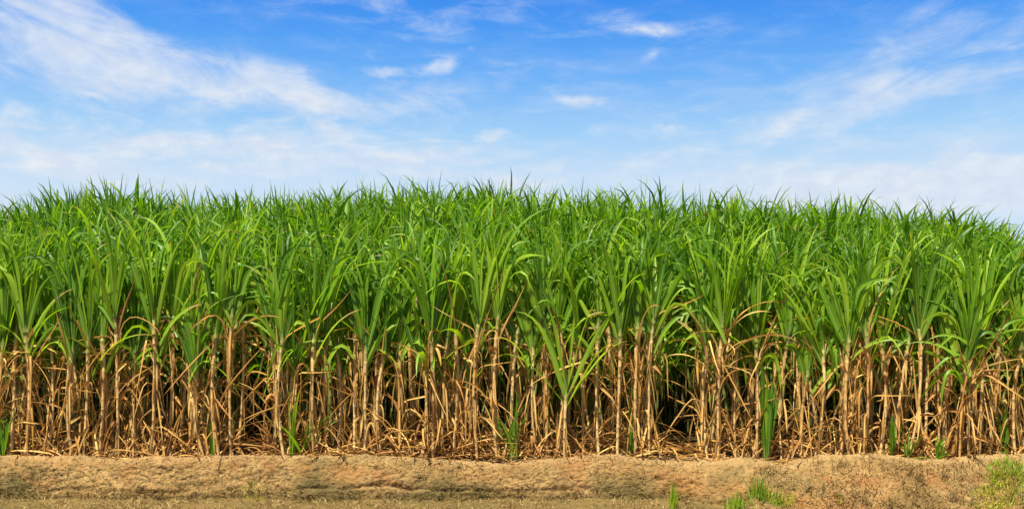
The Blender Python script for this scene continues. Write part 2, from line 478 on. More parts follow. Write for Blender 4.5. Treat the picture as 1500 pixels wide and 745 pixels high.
def cane_geo(base, collar, ztop, tone='tan', fan=1.0, ndry=10, hang=0, yellow=0, swoop=0, droop=1.0, gtone=None, tidy=False, seg=11, sides=8, curve=None,
             low=1.0, nleaf=None, dmul=1.25, stiff=0.0, hang_lo=0.80, inner=False):
    """one cane in coordinates relative to its foot: stalk, crown, dry leaves as three Geo"""
    base = np.array(base, float); collar = np.array(collar, float) - base
    H = collar[2]
    cv = rng.normal(0, 0.045, 2) if curve is None else np.array(curve)
    R = rng.uniform(0.014, 0.020)
    def axis(t):
        t = np.asarray(t, float)[..., None]
        mid = 4 * t * (1 - t)
        return np.concatenate([collar[:2] * t + cv * mid, H * t], -1)
    lean = collar[:2] / H - 3 * cv / H * 0.5
    lean = np.clip(lean, -0.35, 0.35)
    # stalk with swollen rings
    nn = max(6, int(H / 0.115)); ts = [0]; rr = [R * 1.1]; nm = [0.6]
    for i in range(nn):
        for f, q, d in ((0.10, 1.0, 0.0), (0.55, 0.96, 0.0), (0.90, 1.02, 0.25), (0.955, 1.08, 1.0), (1.0, 1.05, 0.5)):
            ts.append((i + f) / nn); rr.append(R * q); nm.append(d)
    ts = np.array(ts); rr = np.array(rr); nm = np.array(nm)
    rr = rr * (1 + 0.55 * np.clip((ts - 0.66) / 0.28, 0, 1))              # loose leaf sheaths thicken the top
    pts = axis(ts); pts[:, :2] += np.cumsum(rng.normal(0, 0.0012, (len(ts), 2)), 0)
    pts[:, 2] -= 0.03 * (ts == 0)
    endp = pts[-1]
    up = np.array([0.0, 0.10, 0.18, 0.28]);
    pu = endp + np.stack([lean[0] * up, lean[1] * up, up], 1)
    pts = np.concatenate([pts, pu[1:]]); rr = np.concatenate([rr, [R * 1.0, R * 0.6, R * 0.2]])
    Cc = np.ones((len(pts), 4))
    tn = {'pale': 0.95, 'tan': 0.6, 'orange': 0.12, 'grey': 0.8}.get(tone, 0.5)
    Cc[:, 0] = np.clip(tn + rng.normal(0, 0.22), 0, 1)
    Cc[:, 1] = np.concatenate([nm * (ts < 0.8), [0, 0, 0]])
    shade_grn = 0.8 if inner else 0.0  # inner stalks painted darker green, standing in for deep shade in the field
    Cc[:, 2] = np.maximum(shade_grn, 0) + (1 - shade_grn) * np.concatenate([np.clip((ts - 0.82) / 0.18, 0, 1) * 0.7, [1, 1, 1]])
    gs = Geo(); gs.add(*tube(pts, rr, Cc, sides))
    # crown
    plane = rng.normal(0, 0.45 if stiff > 0.9 else 0.75) + (PI if rng.random() < 0.5 else 0)
    gt = np.clip(rng.normal(0.64 if stiff > 0.9 else 0.38, 0.14), 0, 1) if gtone is None else gtone
    d = crown_leaves(plane, lean, fan, nleaf, gt, droop, stiff)
    if stiff > 0.9:
        d['az'] = aside(d['az']); d['tw0'] = d['tw0'] * 1.5; d['wob'] = d['wob'] * 0.6; d['W'] = d['W'] * 0.98
    V = leaves(**{**d, 'n': 7})[0]
    k = np.clip((ztop - base[2] - H) / max(V[:, 2].max(), 0.2), 0.7, 1.5)
    d['L'] = d['L'] * k
    sets = [d]
    if dmul > 1.2 and not tidy:
        yellow += int(rng.random() < 0.8); hang += int(rng.integers(0, 3))
    if hang or yellow:
        m = hang + yellow
        az = np.where(rng.random(m) < 0.5, 0.1, PI - 0.1) + rng.normal(0, 0.3, m) - (PI / 2) * (rng.random(m) < 0.1)
        tt = rng.uniform(min(hang_lo, 0.68), 0.98, m)
        kk = rng.random(m) < 0.5
        if stiff > 0.9: az = aside(az)
        sets.append(dict(P=axis(tt) - np.array([0, 0, H]), az=az, th0=rng.uniform(0.25, 0.6, m), bend=np.where(kk, 0.5, rng.uniform(1.0, 2.0, m)),
                         L=rng.uniform(0.75, 1.05, m), W=rng.uniform(0.045, 0.06, m), power=rng.uniform(1.2, 2.2, m),
                         kink=np.where(kk, rng.uniform(1.6, 2.2, m), 0), kink_t=rng.uniform(0.3, 0.55, m), wob=rng.normal(0, .3, m), twist=rng.normal(0, .8, m),
                         fold=0.4, base_w=0.6, tone=np.where(np.arange(m) < hang, rng.uniform(0.5, 0.9, m), 1.0),
                         tip=np.where(np.arange(m) < hang, 0.05, 0.35), sharp=30.0, tw0=rng.normal(0, 0.6, m)))
    d = stack(sets)
    d['P'] = d['P'] + endp
    gc = Geo(); gc.add(*leaves(**{**d, 'n': seg}))
    # dry leaves: a sheath hugging the stalk, then the blade breaks away and hangs
    gd = Geo()
    nd = max(1, int(ndry * dmul + rng.integers(-2, 3)))
    tt = rng.uniform(0.06, 0.99, nd) ** 0.75
    az = rng.uniform(0, 2 * PI, nd)
    if stiff > 0.9: az = aside(az, 0.5, 1.0)
    stub = rng.random(nd) < 0.25
    L = np.where(stub, rng.uniform(0.2, 0.4, nd), rng.uniform(0.55, 1.25, nd))
    kt = rng.uniform(0.10, 0.45, nd)
    u_ = rng.random(nd); kk = np.where(u_ < 0.42, rng.uniform(2.0, 2.9, nd), np.where(u_ < 0.68, rng.uniform(0.8, 2.1, nd), rng.uniform(0.0, 0.6, nd)))
    hgt = tt * H
    bend = np.where(rng.random(nd) < 0.25, rng.uniform(0.6, 1.6, nd), rng.uniform(-0.2, 0.5, nd))
    P = axis(tt); P[:, 2] -= 0.10
    P[:, 2] = np.maximum(P[:, 2], 0.02)
    P = P + np.stack([R * np.cos(az), R * np.sin(az), 0 * az], 1)
    L = np.where(hgt < 0.5, np.minimum(L, 0.75), L)
    if not tidy:
        gd.add(*leaves(P, az, np.abs(rng.normal(0, 0.28, nd)), bend, L, np.where(stub, 0.04, rng.uniform(0.013, 0.032, nd)), rng.uniform(1, 2.5, nd), kt, kk,
                       rng.normal(0, 0.7, nd), rng.normal(0, 2.2, nd), rng.uniform(0.4, 1.0, nd), 0.9, seg, np.clip(rng.normal(0.5, 0.26, nd), 0, 1), 0.05, 0.3,
                       rng.uniform(14, 55, nd)))
    # straight dry straps hugging the stalk
    ns = int(rng.integers(1, 3)) if inner else int(rng.integers(5, 9))
    tt = rng.uniform(0.35, 0.9, ns); az = rng.uniform(0, 2 * PI, ns)
    P = axis(tt) + np.stack([R * 1.2 * np.cos(az), R * 1.2 * np.sin(az), 0 * az], 1)
    gd.add(*leaves(P, az, np.where(rng.random(ns) < .85, PI - rng.uniform(0.04, 0.3, ns), rng.uniform(0.02, 0.2, ns)), rng.uniform(-.1, .2, ns), rng.uniform(0.25, 0.65, ns), rng.uniform(0.014, 0.032, ns), 1.5, 0.5, 0.0,
                   rng.normal(0, 0.4, ns), rng.normal(0, 0.7, ns), 0.7, 0.9, 6, rng.uniform(0.5, 0.95, ns), 0.05))
    if swoop:
        az = np.where(rng.random(swoop) < 0.5, 0, PI) + rng.normal(0, 0.35, swoop) - 0.3
        if stiff > 0.9: az = aside(az)
        tt = rng.uniform(0.5, 0.97, swoop)
        gd.add(*leaves(axis(tt), az, rng.uniform(0.35, 0.75, swoop), rng.uniform(1.2, 2.1, swoop), rng.uniform(0.8, 1.15, swoop), rng.uniform(0.035, 0.05, swoop),
                       rng.uniform(1.0, 1.7, swoop), 0.5, 0.0, rng.normal(0, .4, swoop), rng.normal(0, 1, swoop), 0.5, 0.7, seg, rng.uniform(0.55, 1.0, swoop), 0.04))
    return gs, gc, gd


CANES = 'sugarcane stalks standing along the field edge'


def cane(base, collar, ztop, label, **kw):
    gs, gc, gd = cane_geo(base, collar, ztop, **kw)
    root = bpy.data.objects.new('sugarcane', None); COL.objects.link(root)
    root.location = base; root.empty_display_size = 0.1
    tag(root, label, 'sugarcane', CANES)
    gs.build('stalk', M_STALK, root)
    for V in gd.V:
        V[:, 2] = np.maximum(V[:, 2], 0.012)
        lo = V[:, 2] < 0.12; V[:, 1] = np.where(lo, np.maximum(V[:, 1], 13.13 - base[1] + 0.05 * np.abs(V[:, 0])), V[:, 1])
    gc.build('leaf_crown', M_LEAF, root)
    gd.build('dry_leaves', M_DRY, root)
    return root


# foot px, collar px, collar py, top py, phrase, options
T = dict
FRONT = [
    (-6, 2, 505, 362, 'yellowing cane at the very end of the visible row', T(gtone=0.7, ndry=14, swoop=2)),
    (17, 23, 492, 350, 'pale bushy cane one step in from the row end', T(gtone=0.6, fan=0.8, swoop=2, ndry=12)),
    (36, 39, 500, 372, 'cane with a long curled yellow leaf', T(yellow=1, hang=1, ndry=12)),
    (68, 72, 498, 360, 'cane with a green leaf reaching across shade', T(hang=2, ndry=13)),
    (94, 94, 503, 372, 'dark-crowned cane with a bare straight stalk', T(gtone=0.25, ndry=6, tone='pale')),
    (107, 110, 532, 388, 'cane with tight upright crown and folded hanging leaf', T(gtone=0.3, fan=0.55, hang=1, ndry=7, tone='pale', nleaf=10)),
    (122, 132, 494, 355, 'leaning cane crowded behind the tight upright crown', T(ndry=12)),
    (146, 150, 514, 384, 'slim orange-stalked cane with narrow straight crown', T(fan=0.5, ndry=7, tone='orange', droop=0.7)),
    (170, 171, 478, 356, 'thickly trashed cane beside the slim orange-stalked cane', T(ndry=16)),
    (201, 200, 524, 372, 'cane with a horizontal green leaf and one dangling', T(hang=3, ndry=9, tone='pale')),
    (219, 228, 480, 352, 'tan cane leaning away from the dangling green leaf', T(ndry=13)),
    (248, 257, 474, 348, 'thick pale cane with flaking sheath and tall crown', T(tone='pale', ndry=8, fan=0.75, gtone=0.55)),
    (276, 279, 479, 345, 'cane with arching crown beside the thick pale cane', T(droop=1.3, ndry=12)),
    (300, 292, 541, 452, 'short cane with low crown in a dry tangle', T(tone='orange', ndry=12, fan=0.7, hang=1)),
    (322, 318, 492, 366, 'cane with yellow-green base shoot beside a dry tangle', T(ndry=12, yellow=1)),
    (339, 342, 469, 352, 'slender cane before the narrow dark gap', T(ndry=11, swoop=1)),
    (346, 352, 461, 345, 'cane leaning over the narrow dark gap', T(ndry=10, swoop=1)),
    (403, 399, 470, 360, 'cane just past the narrow dark gap', T(ndry=12, swoop=1)),
    (416, 414, 508, 398, 'pale cane with short crown and yellow hanging leaf', T(tone='pale', yellow=1, ndry=8, gtone=0.5, fan=0.8)),
    (434, 436, 520, 392, 'yellow-green cane with loose side leaves', T(gtone=0.85, hang=2, ndry=9, fan=1.3)),
    (460, 462, 498, 370, 'dark cane squeezed beside the loose yellow-green one', T(gtone=0.25, ndry=8)),
    (478, 479, 489, 366, 'straight tan cane next to a clean pale-stalked one', T(ndry=6, fan=0.8)),
    (493, 492, 514, 394, 'clean pale-stalked cane with a slanting green leaf', T(tone='pale', hang=1, ndry=5)),
    (520, 519, 491, 386, 'pale cane with narrow dark green fan', T(tone='pale', ndry=7, gtone=0.25, fan=0.6)),
    (534, 535, 508, 402, 'thick ringed cane with a yellow-edged fan', T(tone='pale', ndry=6, yellow=1, fan=0.9)),
    (559, 564, 514, 408, 'ragged-sheathed cane leaning beside the thick ringed cane', T(tone='grey', ndry=9, gtone=0.3)),
    (587, 588, 502, 376, 'cane with an orange stalk before the litter heap', T(tone='orange', ndry=9)),
    (617, 622, 540, 398, 'cane with a long green leaf folded straight down', T(hang=2, ndry=9, gtone=0.45)),
    (633, 634, 504, 376, 'brown cane at the start of the litter heap', T(tone='orange', ndry=14)),
    (648, 655, 498, 366, 'heavily sheathed cane behind the litter heap', T(ndry=16, droop=1.2)),
    (664, 668, 492, 362, 'tan cane amid bundled dry sheaths', T(ndry=16, yellow=1)),
    (684, 685, 553, 446, 'thin low cane with a short straight crown', T(ndry=5, fan=0.5, tone='grey', nleaf=8)),
    (699, 699, 470, 348, 'tall cane with orange-blotched stalk behind the thin low one', T(tone='orange', ndry=8)),
    (728, 730, 474, 352, 'cane beside a withered upright brown leaf', T(ndry=8)),
    (751, 758, 496, 362, 'pale cane with the widest open fan', T(tone='pale', fan=1.75, ndry=5, droop=1.1, gtone=0.45)),
    (786, 781, 498, 378, 'cane leaning toward the widest open fan', T(tone='pale', ndry=7, hang=1)),
    (800, 796, 484, 362, 'thin shaded cane next to a leaning one', T(ndry=8, tone='orange')),
    (817, 819, 474, 356, 'brown-stalked cane behind the young low cane', T(ndry=9, tone='orange')),
    (827, 828, 572, 462, 'young low cane with a small open crown', T(fan=1.7, ndry=2, tone='grey', nleaf=9, tidy=True)),
    (854, 847, 489, 374, 'cane tilted toward the young low cane', T(ndry=8, tone='orange', gtone=0.5)),
    (877, 877, 494, 378, 'pale cane with an evenly spread fan', T(tone='pale', ndry=8, fan=1.35)),
    (904, 909, 490, 372, 'cane with a spray of raised dry leaves', T(tone='pale', ndry=12, swoop=3)),
    (931, 933, 484, 366, 'pale cane with peeling sheath near the wide dark gap', T(tone='pale', ndry=9)),
    (951, 955, 484, 376, 'ringed cane bordering the wide dark gap', T(tone='pale', ndry=7, fan=1.4, droop=1.35)),
    (1036, 1036, 510, 368, 'dense dark-crowned cane bordering the wide dark gap', T(gtone=0.3, ndry=13, fan=0.9)),
    (1052, 1057, 494, 352, 'cane with golden dry leaves arching from its collar', T(ndry=12, swoop=6, fan=0.9)),
    (1078, 1080, 484, 352, 'cane half hidden by arching golden dry leaves', T(ndry=13, gtone=0.55)),
    (1109, 1108, 504, 362, 'cane behind the broad-bladed green shoot', T(ndry=10, tone='tan', yellow=1)),
    (1144, 1153, 492, 372, 'leaning cane after the broad-bladed green shoot', T(ndry=8)),
    (1174, 1181, 543, 462, 'low-crowned cane on a slim orange stalk', T(tone='orange', ndry=5, fan=0.7, nleaf=9)),
    (1194, 1203, 519, 412, 'pale leaning cane with a broad drooping fan', T(tone='pale', ndry=9, fan=1.25, swoop=1)),
    (1231, 1228, 524, 440, 'cane with a stub crown and folded leaf tips', T(tone='pale', ndry=9, fan=0.8, droop=1.6, swoop=1)),
    (1244, 1245, 508, 392, 'slim cane behind the stub-crowned cane', T(ndry=9)),
    (1266, 1268, 500, 380, 'brown cane hung with trailing dry blades', T(ndry=14, swoop=2, tone='orange')),
    (1288, 1291, 502, 372, 'cane with a drooping yellow-green side leaf', T(hang=2, ndry=13)),
    (1310, 1334, 518, 420, 'strongly slanting pale cane with long side leaves', T(tone='pale', hang=4, ndry=4, curve=(-0.03, 0), fan=1.0)),
    (1329, 1346, 486, 372, 'dark cane crossing behind the slanting pale cane', T(gtone=0.3, ndry=9)),
    (1355, 1356, 494, 376, 'cane in shade past the slanting pale cane', T(ndry=8, gtone=0.3)),
    (1376, 1375, 494, 368, 'thick brown-sheathed cane with hidden crown', T(ndry=14, tone='orange')),
    (1386, 1391, 529, 400, 'dark-fanned cane with a bare tan stalk', T(gtone=0.22, ndry=7, fan=1.2)),
    (1406, 1409, 540, 424, 'cane with a bright leaf folded sharply down', T(hang=2, ndry=8, tone='grey')),
    (1420, 1424, 520, 396, 'cane with twin bright leaves hanging', T(hang=2, ndry=9)),
    (1434, 1438, 498, 378, 'upright tan cane before the corner grass', T(ndry=10)),
    (1450, 1461, 498, 374, 'leaning cane above the corner grass', T(ndry=11, tone='pale', swoop=2)),
    (1488, 1494, 519, 398, 'last leafy cane beyond the corner grass', T(ndry=12, swoop=2, hang=1)),
    (1508, 1510, 500, 385, 'cane half out of view past the corner grass', T(ndry=12)),
]
GAPS = ((354, 394), (964, 1028))
HOLLOWS = ((50, 90), (226, 246), (354, 394), (444, 456), (726, 746), (834, 848), (964, 1028), (1124, 1142), (1208, 1222), (1338, 1368), (1464, 1482))


def in_gap(px, wide=0, which=GAPS):
    return any(a - wide < px < b + wide for a, b in which)


for (bx, cx, cy, ty, phrase, kw) in FRONT:
    Y = Y0 + rng.uniform(-0.10, 0.16)
    lbl = phrase
    if len(lbl.split()) < 5: lbl += ' at the field edge'
    cane((wx(bx, Y), Y, 0.0), (wx(cx, Y), Y + rng.normal(-0.03, 0.05), wz(cy + rng.uniform(-16, 10), Y)), wz(ty - 46, Y), lbl, **{**dict(stiff=1.0, fan=rng.uniform(0.6, 1.0), nleaf=int(rng.integers(12, 16))), **kw})

ROWS = [(13.78, 'second-row cane showing right beside the '), (14.3, 'third-row cane behind the '), (14.9, 'fourth-row leafy cane rising behind the '),
        (15.4, 'fifth-row cane top behind the '), (15.9, 'sixth-row cane top above the ')]
for ri, (yr, pre) in enumerate(ROWS):
    for i, (bx, cx, cy, ty, phrase, kw) in enumerate(FRONT[:-1]):
        nx = FRONT[i + 1][0]
        f = (0.55, 0.1, 0.75, 0.35, 0.9)[ri]
        px = bx + (min(nx, bx + 40) - bx) * f + rng.normal(0, 3)
        if in_gap(px, max(6 - ri * 2, -2)) or (ri < 4 and in_gap(px, 7 - 2 * ri, HOLLOWS)) or rng.random() < (0.45, 0.3, 0.1, 0.1, 0.1)[ri]:
            continue
        Y = yr + rng.uniform(-0.22, 0.22)
        x = wx(px, Y)
        zt = tip_z(px, Y) + rng.normal(0, 0.11)
        col = (x + rng.normal(0, 0.18), Y + rng.normal(-0.02, 0.07), zt - rng.uniform(1.0, 1.62) - 0.05 * ri)
        words = pre + phrase
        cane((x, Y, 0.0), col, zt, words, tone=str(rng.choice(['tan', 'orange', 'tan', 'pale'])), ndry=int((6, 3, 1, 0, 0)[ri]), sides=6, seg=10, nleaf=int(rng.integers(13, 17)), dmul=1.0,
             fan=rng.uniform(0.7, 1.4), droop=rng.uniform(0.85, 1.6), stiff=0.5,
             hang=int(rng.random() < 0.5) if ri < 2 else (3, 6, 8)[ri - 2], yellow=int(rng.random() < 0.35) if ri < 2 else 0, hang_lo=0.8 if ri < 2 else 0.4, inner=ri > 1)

# the field beyond the fourth row, and past both sides of the picture
PROTO = []
for k in range(22):
    zt = 3.6
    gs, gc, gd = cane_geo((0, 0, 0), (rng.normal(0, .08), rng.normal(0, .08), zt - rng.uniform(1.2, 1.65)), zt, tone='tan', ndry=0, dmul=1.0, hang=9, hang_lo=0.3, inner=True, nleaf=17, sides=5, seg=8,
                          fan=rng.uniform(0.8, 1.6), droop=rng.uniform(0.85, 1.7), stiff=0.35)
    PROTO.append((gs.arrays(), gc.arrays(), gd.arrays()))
acc = (Geo(), Geo(), Geo())
pts = []
yy = 16.35
while yy < 46:
    half = 0.56 * yy if yy < 20 else 0.5 * yy
    step = 0.13 if yy < 18 else (0.18 if yy < 20 else (0.3 if yy < 27 else 0.5))
    for xx in np.arange(-half, half, step):
        pts.append((xx + rng.normal(0, 0.06), yy + rng.uniform(-0.25, 0.25)))
    yy += 0.48 if yy < 20 else (0.75 if yy < 27 else 1.2)
for yr in (13.35, 13.8, 14.3, 14.9):                       # ends of the front rows, outside the picture
    for sg in (-1, 1):
        for xx in np.arange(750 / F * yr + 0.35, 0.6 * yr + 1.2, 0.19):
            pts.append((sg * xx + rng.normal(0, 0.04), yr + rng.uniform(-.2, .2)))
for (x, y) in pts:
    px = 750 + x / y * F
    if y < 17.8 and (in_gap(px, -3) or in_gap(px, -1, ((726, 746), (52, 88)))) or y < 16.3 and in_gap(px, -2, HOLLOWS):
        continue
    zt = tip_z(px, y) + rng.normal(0, 0.11)
    k = rng.integers(len(PROTO)); a = rng.uniform(0, 2 * PI)
    ca, sa = math.cos(a), math.sin(a)
    sz = zt / 3.6; sx = rng.uniform(0.92, 1.08)
    for j in range(3):
        V, Fq, U, C = PROTO[k][j]
        W = np.stack([(V[:, 0] * ca - V[:, 1] * sa) * sx + x, (V[:, 0] * sa + V[:, 1] * ca) * sx + y, V[:, 2] * sz], 1)
        C2 = C.copy(); C2[:, 0] = np.clip(C2[:, 0] + rng.normal(0, 0.1), 0, 1)
        acc[j].add(W, Fq, U, C2)
mass = Geo(); offs = []
allg = [g.arrays() for g in acc]
for g in allg:
    mass.add(*g)
V, Fq, U, C = mass.arrays()
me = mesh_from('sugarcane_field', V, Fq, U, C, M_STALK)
me.materials.append(M_LEAF); me.materials.append(M_DRY)
mi = np.concatenate([np.full(len(g[1]), j, dtype=np.int32) for j, g in enumerate(allg)])
me.polygons.foreach_set('material_index', mi)
tag(link('sugarcane_field', me), 'dense green mass of sugarcane filling the field behind the front rows', 'sugarcane field', kind='stuff')

# ------------------------------------------------------------------ fallen dry leaves
def litter():
    g = Geo()
    N = 3600
    x = rng.uniform(-7.8, 7.8, N)
    Y = 13.16 + rng.random(N) ** 1.4 * 1.0
    px = 750 + x / Y * F
    heap = np.exp(-((px - 670) / 75) ** 2) + 0.35 * np.exp(-((px - 860) / 70) ** 2)
    keep = rng.random(N) < 0.33 + heap
    x, Y, px, heap = x[keep], Y[keep], px[keep], heap[keep]; N = len(x)
    z = rng.random(N) ** 1.6 * (0.09 + 0.17 * heap + 0.05 * (np.sin(x * 5) > 0.2)) + 0.012
    z *= np.clip((Y - 13.10) / 0.25, 0.15, 1)
    az = rng.uniform(0, 2 * PI, N)
    flat = rng.uniform(1.05, 1.62, N)
    # those close to the lip lie along it rather than poking out
    g.add(*leaves(np.stack([x, Y, z], 1), az, flat, rng.uniform(0.05, 1.0, N), rng.uniform(0.35, 1.0, N), rng.uniform(0.012, 0.030, N),
                  rng.uniform(0.8, 2, N), rng.uniform(.3, .7, N), np.where(rng.random(N) < .4, rng.uniform(-1.2, 1.2, N), 0), rng.normal(0, 0.9, N), rng.normal(0, 1.6, N),
                  rng.uniform(0.3, 0.9, N), 0.7, 8, np.clip(rng.normal(0.45, 0.33, N), 0, 1), 0.04))
    V = g.V[0]
    over = V.reshape(N, -1, 3)[:, :, 1].min(1) < 13.07 - 0.05 * (rng.random(N) < 0.2)
    V = V.reshape(N, -1, 3); V[over, :, 1] = 2 * Y[over][:, None] - V[over, :, 1] ; V = V.reshape(-1, 3); g.V[0] = V
    gz = np.where(V[:, 1] < 13.14, np.minimum(0, (V[:, 1] - 13.14)) * 0.9, 0.0) + 0.012
    V[:, 2] = np.maximum(V[:, 2], gz)
    o = g.build('leaf_litter', M_DRY)
    tag(o, 'tangled fallen dry cane leaves along the foot of the stalks', 'dry leaves', kind='stuff')
    # dry blades leaning up out of the litter among the stalks
    g = Geo(); N = 1250
    x = rng.uniform(-7.8, 7.8, N); Y = 13.2 + rng.random(N) ** 1.5 * 0.8
    keep = ~np.array([in_gap(p, -6) for p in 750 + x / Y * F]); x, Y = x[keep], Y[keep]; N = len(x)
    az = rng.uniform(0, 2 * PI, N)
    g.add(*leaves(np.stack([x, Y, np.zeros(N)], 1), az, rng.uniform(0.05, 0.8, N), rng.uniform(0.1, 1.7, N), rng.uniform(0.3, 0.95, N), rng.uniform(0.014, 0.030, N),
                  rng.uniform(0.8, 2, N), 0.5, 0.0, rng.normal(0, 0.6, N), rng.normal(0, 1.6, N), 0.6, 0.8, 8, np.clip(rng.normal(0.45, 0.28, N), 0, 1), 0.05))
    V = g.V[0].reshape(N, -1, 3); over = V[:, :, 1].min(1) < 13.12; V[over, :, 1] = 2 * Y[over][:, None] - V[over, :, 1]; V = V.reshape(-1, 3); g.V[0] = V
    V[:, 2] = np.maximum(V[:, 2], 0.01)
    o = g.build('dry_leaf_thatch', M_DRY)
    tag(o, 'dead brown cane leaves standing tangled between the stalks', 'dry leaves', kind='stuff')


litter()

# ------------------------------------------------------------------ young green shoots at the foot of the canes
def shoot(px, Y, H, n, label, wide=0.05, spread=0.12, tone=0.45, droop=0.5):
    g = Geo()
    az = rng.uniform(0, 2 * PI, n)
    P = np.stack([rng.normal(0, 0.02, n), rng.normal(0, 0.02, n), np.zeros(n) - 0.01], 1)
    g.add(*leaves(P, az, np.abs(rng.normal(0, spread, n)), rng.uniform(0, droop, n), H * rng.uniform(0.6, 1.05, n), wide * rng.uniform(0.8, 1.1, n), rng.uniform(1.5, 3, n),
                  0.6, 0.0, rng.normal(0, .4, n), rng.normal(0, 1.0, n), 0.35, 0.55, 10, np.clip(rng.normal(tone, 0.18, n), 0, 1), 0.05))
    o = g.build('cane_shoot', M_LEAF, loc=(wx(px, Y), Y, 0.0))
    tag(o, label, 'cane shoot', 'young green shoots at the foot of the canes')


SHOOTS = [
    (1124, 13.22, 1.18, 9, 'tallest broad-bladed green shoot standing alone among dry leaves', 0.085, 0.07, 0.3, 0.25),
    (924, 13.26, 0.9, 4, 'narrow dark green shoot against the stalk of a pale cane', 0.07, 0.05, 0.2, 0.1),
    (738, 13.4, 0.95, 7, 'blue-green shoot before dark shade, past the litter heap', 0.04, 0.2, 0.25, 0.8),
    (427, 13.2, 0.95, 8, 'bushy yellow-green shoot in front of the loose yellow-green cane', 0.035, 0.16, 0.75, 0.9),
    (446, 13.3, 0.8, 7, 'leaning green shoot next to the bushy yellow-green shoot', 0.05, 0.4, 0.5, 0.9),
    (311, 13.24, 0.85, 6, 'upright green shoot in the dry tangle before the narrow gap', 0.055, 0.06, 0.35, 0.2),
    (4, 13.22, 0.85, 6, 'green shoot at the row end beside yellowing canes', 0.06, 0.08, 0.45, 0.3),
    (756, 13.22, 0.95, 6, 'pale green shoot clasping the widest-fanned cane', 0.032, 0.22, 0.6, 0.9),
    (1306, 13.22, 0.62, 5, 'slanting green shoot under the strongly slanting cane', 0.055, 0.15, 0.35, 0.2),
    (1330, 13.2, 0.42, 9, 'spreading low shoot between the slanting cane and dark cane', 0.035, 0.7, 0.4, 0.9),
    (1372, 13.2, 0.32, 9, 'sprawling low shoot at the bank lip under a brown-sheathed cane', 0.035, 0.8, 0.4, 0.9),
    (1470, 13.3, 0.72, 7, 'cluster of upright dark shoots above the corner grass', 0.055, 0.08, 0.3, 0.2),
]
for a in SHOOTS:
    shoot(*a)

# ------------------------------------------------------------------ grass and weeds on the bank
_sx = np.linspace(-0.9, 1.3, 700)


def ground_at(px, py):
    """first point of the bank seen through that pixel"""
    best = None
    for s in _sx[::1]:
        Yc = 12.8
        x = wx(px, Yc)
        Y, z = bank(np.array([x]), np.array([s]))
        x = wx(px, Y[0])
        e = abs((HOR + (CAM_Z - z[0]) / Y[0] * F) - py)
        if best is None or e < best[0]:
            best = (e, x, Y[0], z[0])
    return best[1:]


def tuft(name, px, py, n, H, rad, mat, label, cat, group=None, W=0.008, spread=0.3, droop=0.8, tone=0.5, sy=0.6):
    x, Y, z = ground_at(px, py)
    g = Geo()
    rr = np.sqrt(rng.random(n)) * rad; aa = rng.uniform(0, 2 * PI, n)
    dx, dy = rr * np.cos(aa), rr * np.sin(aa) * sy
    # follow the slope of the bank
    sl = np.linspace(-0.8, 1.3, 240)
    Yp, Zp = bank(np.full(240, x), sl)
    order = np.argsort(Yp)
    P = np.stack([dx, dy, np.interp(Y + dy, Yp[order], Zp[order]) - z - 0.012], 1)
    h = 1.3 * H * rng.uniform(0.35, 1.0, n) * (1 - 0.5 * (rr / (rad + 1e-6)) ** 2)
    g.add(*leaves(P, rng.uniform(0, 2 * PI, n), np.abs(rng.normal(0, spread, n)), rng.uniform(0, droop, n), h, W * rng.uniform(0.6, 1.2, n), 1.6, 0.6, 0.0,
                  rng.normal(0, .5, n), rng.normal(0, 1, n), 0.3, 0.7, 5, np.clip(rng.normal(tone, 0.25, n), 0, 1), np.where(rng.random(n) < .3, .3, .03)))
    o = g.build(name, mat, loc=(x, Y, z))
    tag(o, label, cat, group)


GT = 'green grass tufts on the bank'
tuft('grass_tuft', 987, 744, 60, 0.36, 0.05, M_GRASS, 'slim upright green grass tuft growing alone on the bank', 'grass tuft', GT, 0.008, 0.10, 0.3, 0.55)
tuft('grass_tuft', 1083, 743, 120, 0.22, 0.17, M_GRASS, 'low bright green grass clump beside the earth clod', 'grass tuft', GT, 0.008, 0.25, 0.6, 0.45)
tuft('grass_tuft', 1112, 733, 120, 0.32, 0.12, M_GRASS, 'taller pointed green grass clump behind the earth clod', 'grass tuft', GT, 0.008, 0.2, 0.5, 0.3)
tuft('grass_tuft', 1134, 738, 80, 0.2, 0.12, M_GRASS, 'short green grass fringe at the end of the clod', 'grass tuft', GT, 0.008, 0.3, 0.6, 0.4)
tuft('grass_tuft', 1157, 738, 60, 0.16, 0.12, M_GRASS, 'thin yellowish grass tuft on bare orange soil', 'grass tuft', GT, 0.006, 0.35, 0.7, 0.9)
tuft('grass_tuft', 1480, 694, 260, 0.20, 0.26, M_GRASS, 'dense green grass patch high in the bank corner', 'grass tuft', GT, 0.008, 0.5, 1.2, 0.5, 0.7)
tuft('grass_tuft', 1478, 722, 260, 0.20, 0.28, M_GRASS, 'yellow-green grass patch low in the bank corner', 'grass tuft', GT, 0.008, 0.5, 1.2, 0.85, 0.7)
tuft('grass_tuft', 1452, 738, 240, 0.16, 0.24, M_GRASS, 'sparse yellowing grass patch at the foot of the corner bank', 'grass tuft', GT, 0.007, 0.5, 1.2, 0.95, 0.7)
tuft('grass_tuft', 372, 728, 150, 0.07, 0.16, M_GRASS, 'small mossy grass patch at the foot of the bank', 'grass tuft', GT, 0.006, 0.5, 1.0, 0.7)
tuft('grass_tuft', 1230, 730, 40, 0.09, 0.06, M_GRASS, 'tiny yellow-green grass sprig among dry weeds', 'grass tuft', GT, 0.006, 0.4, 1.0, 0.8)


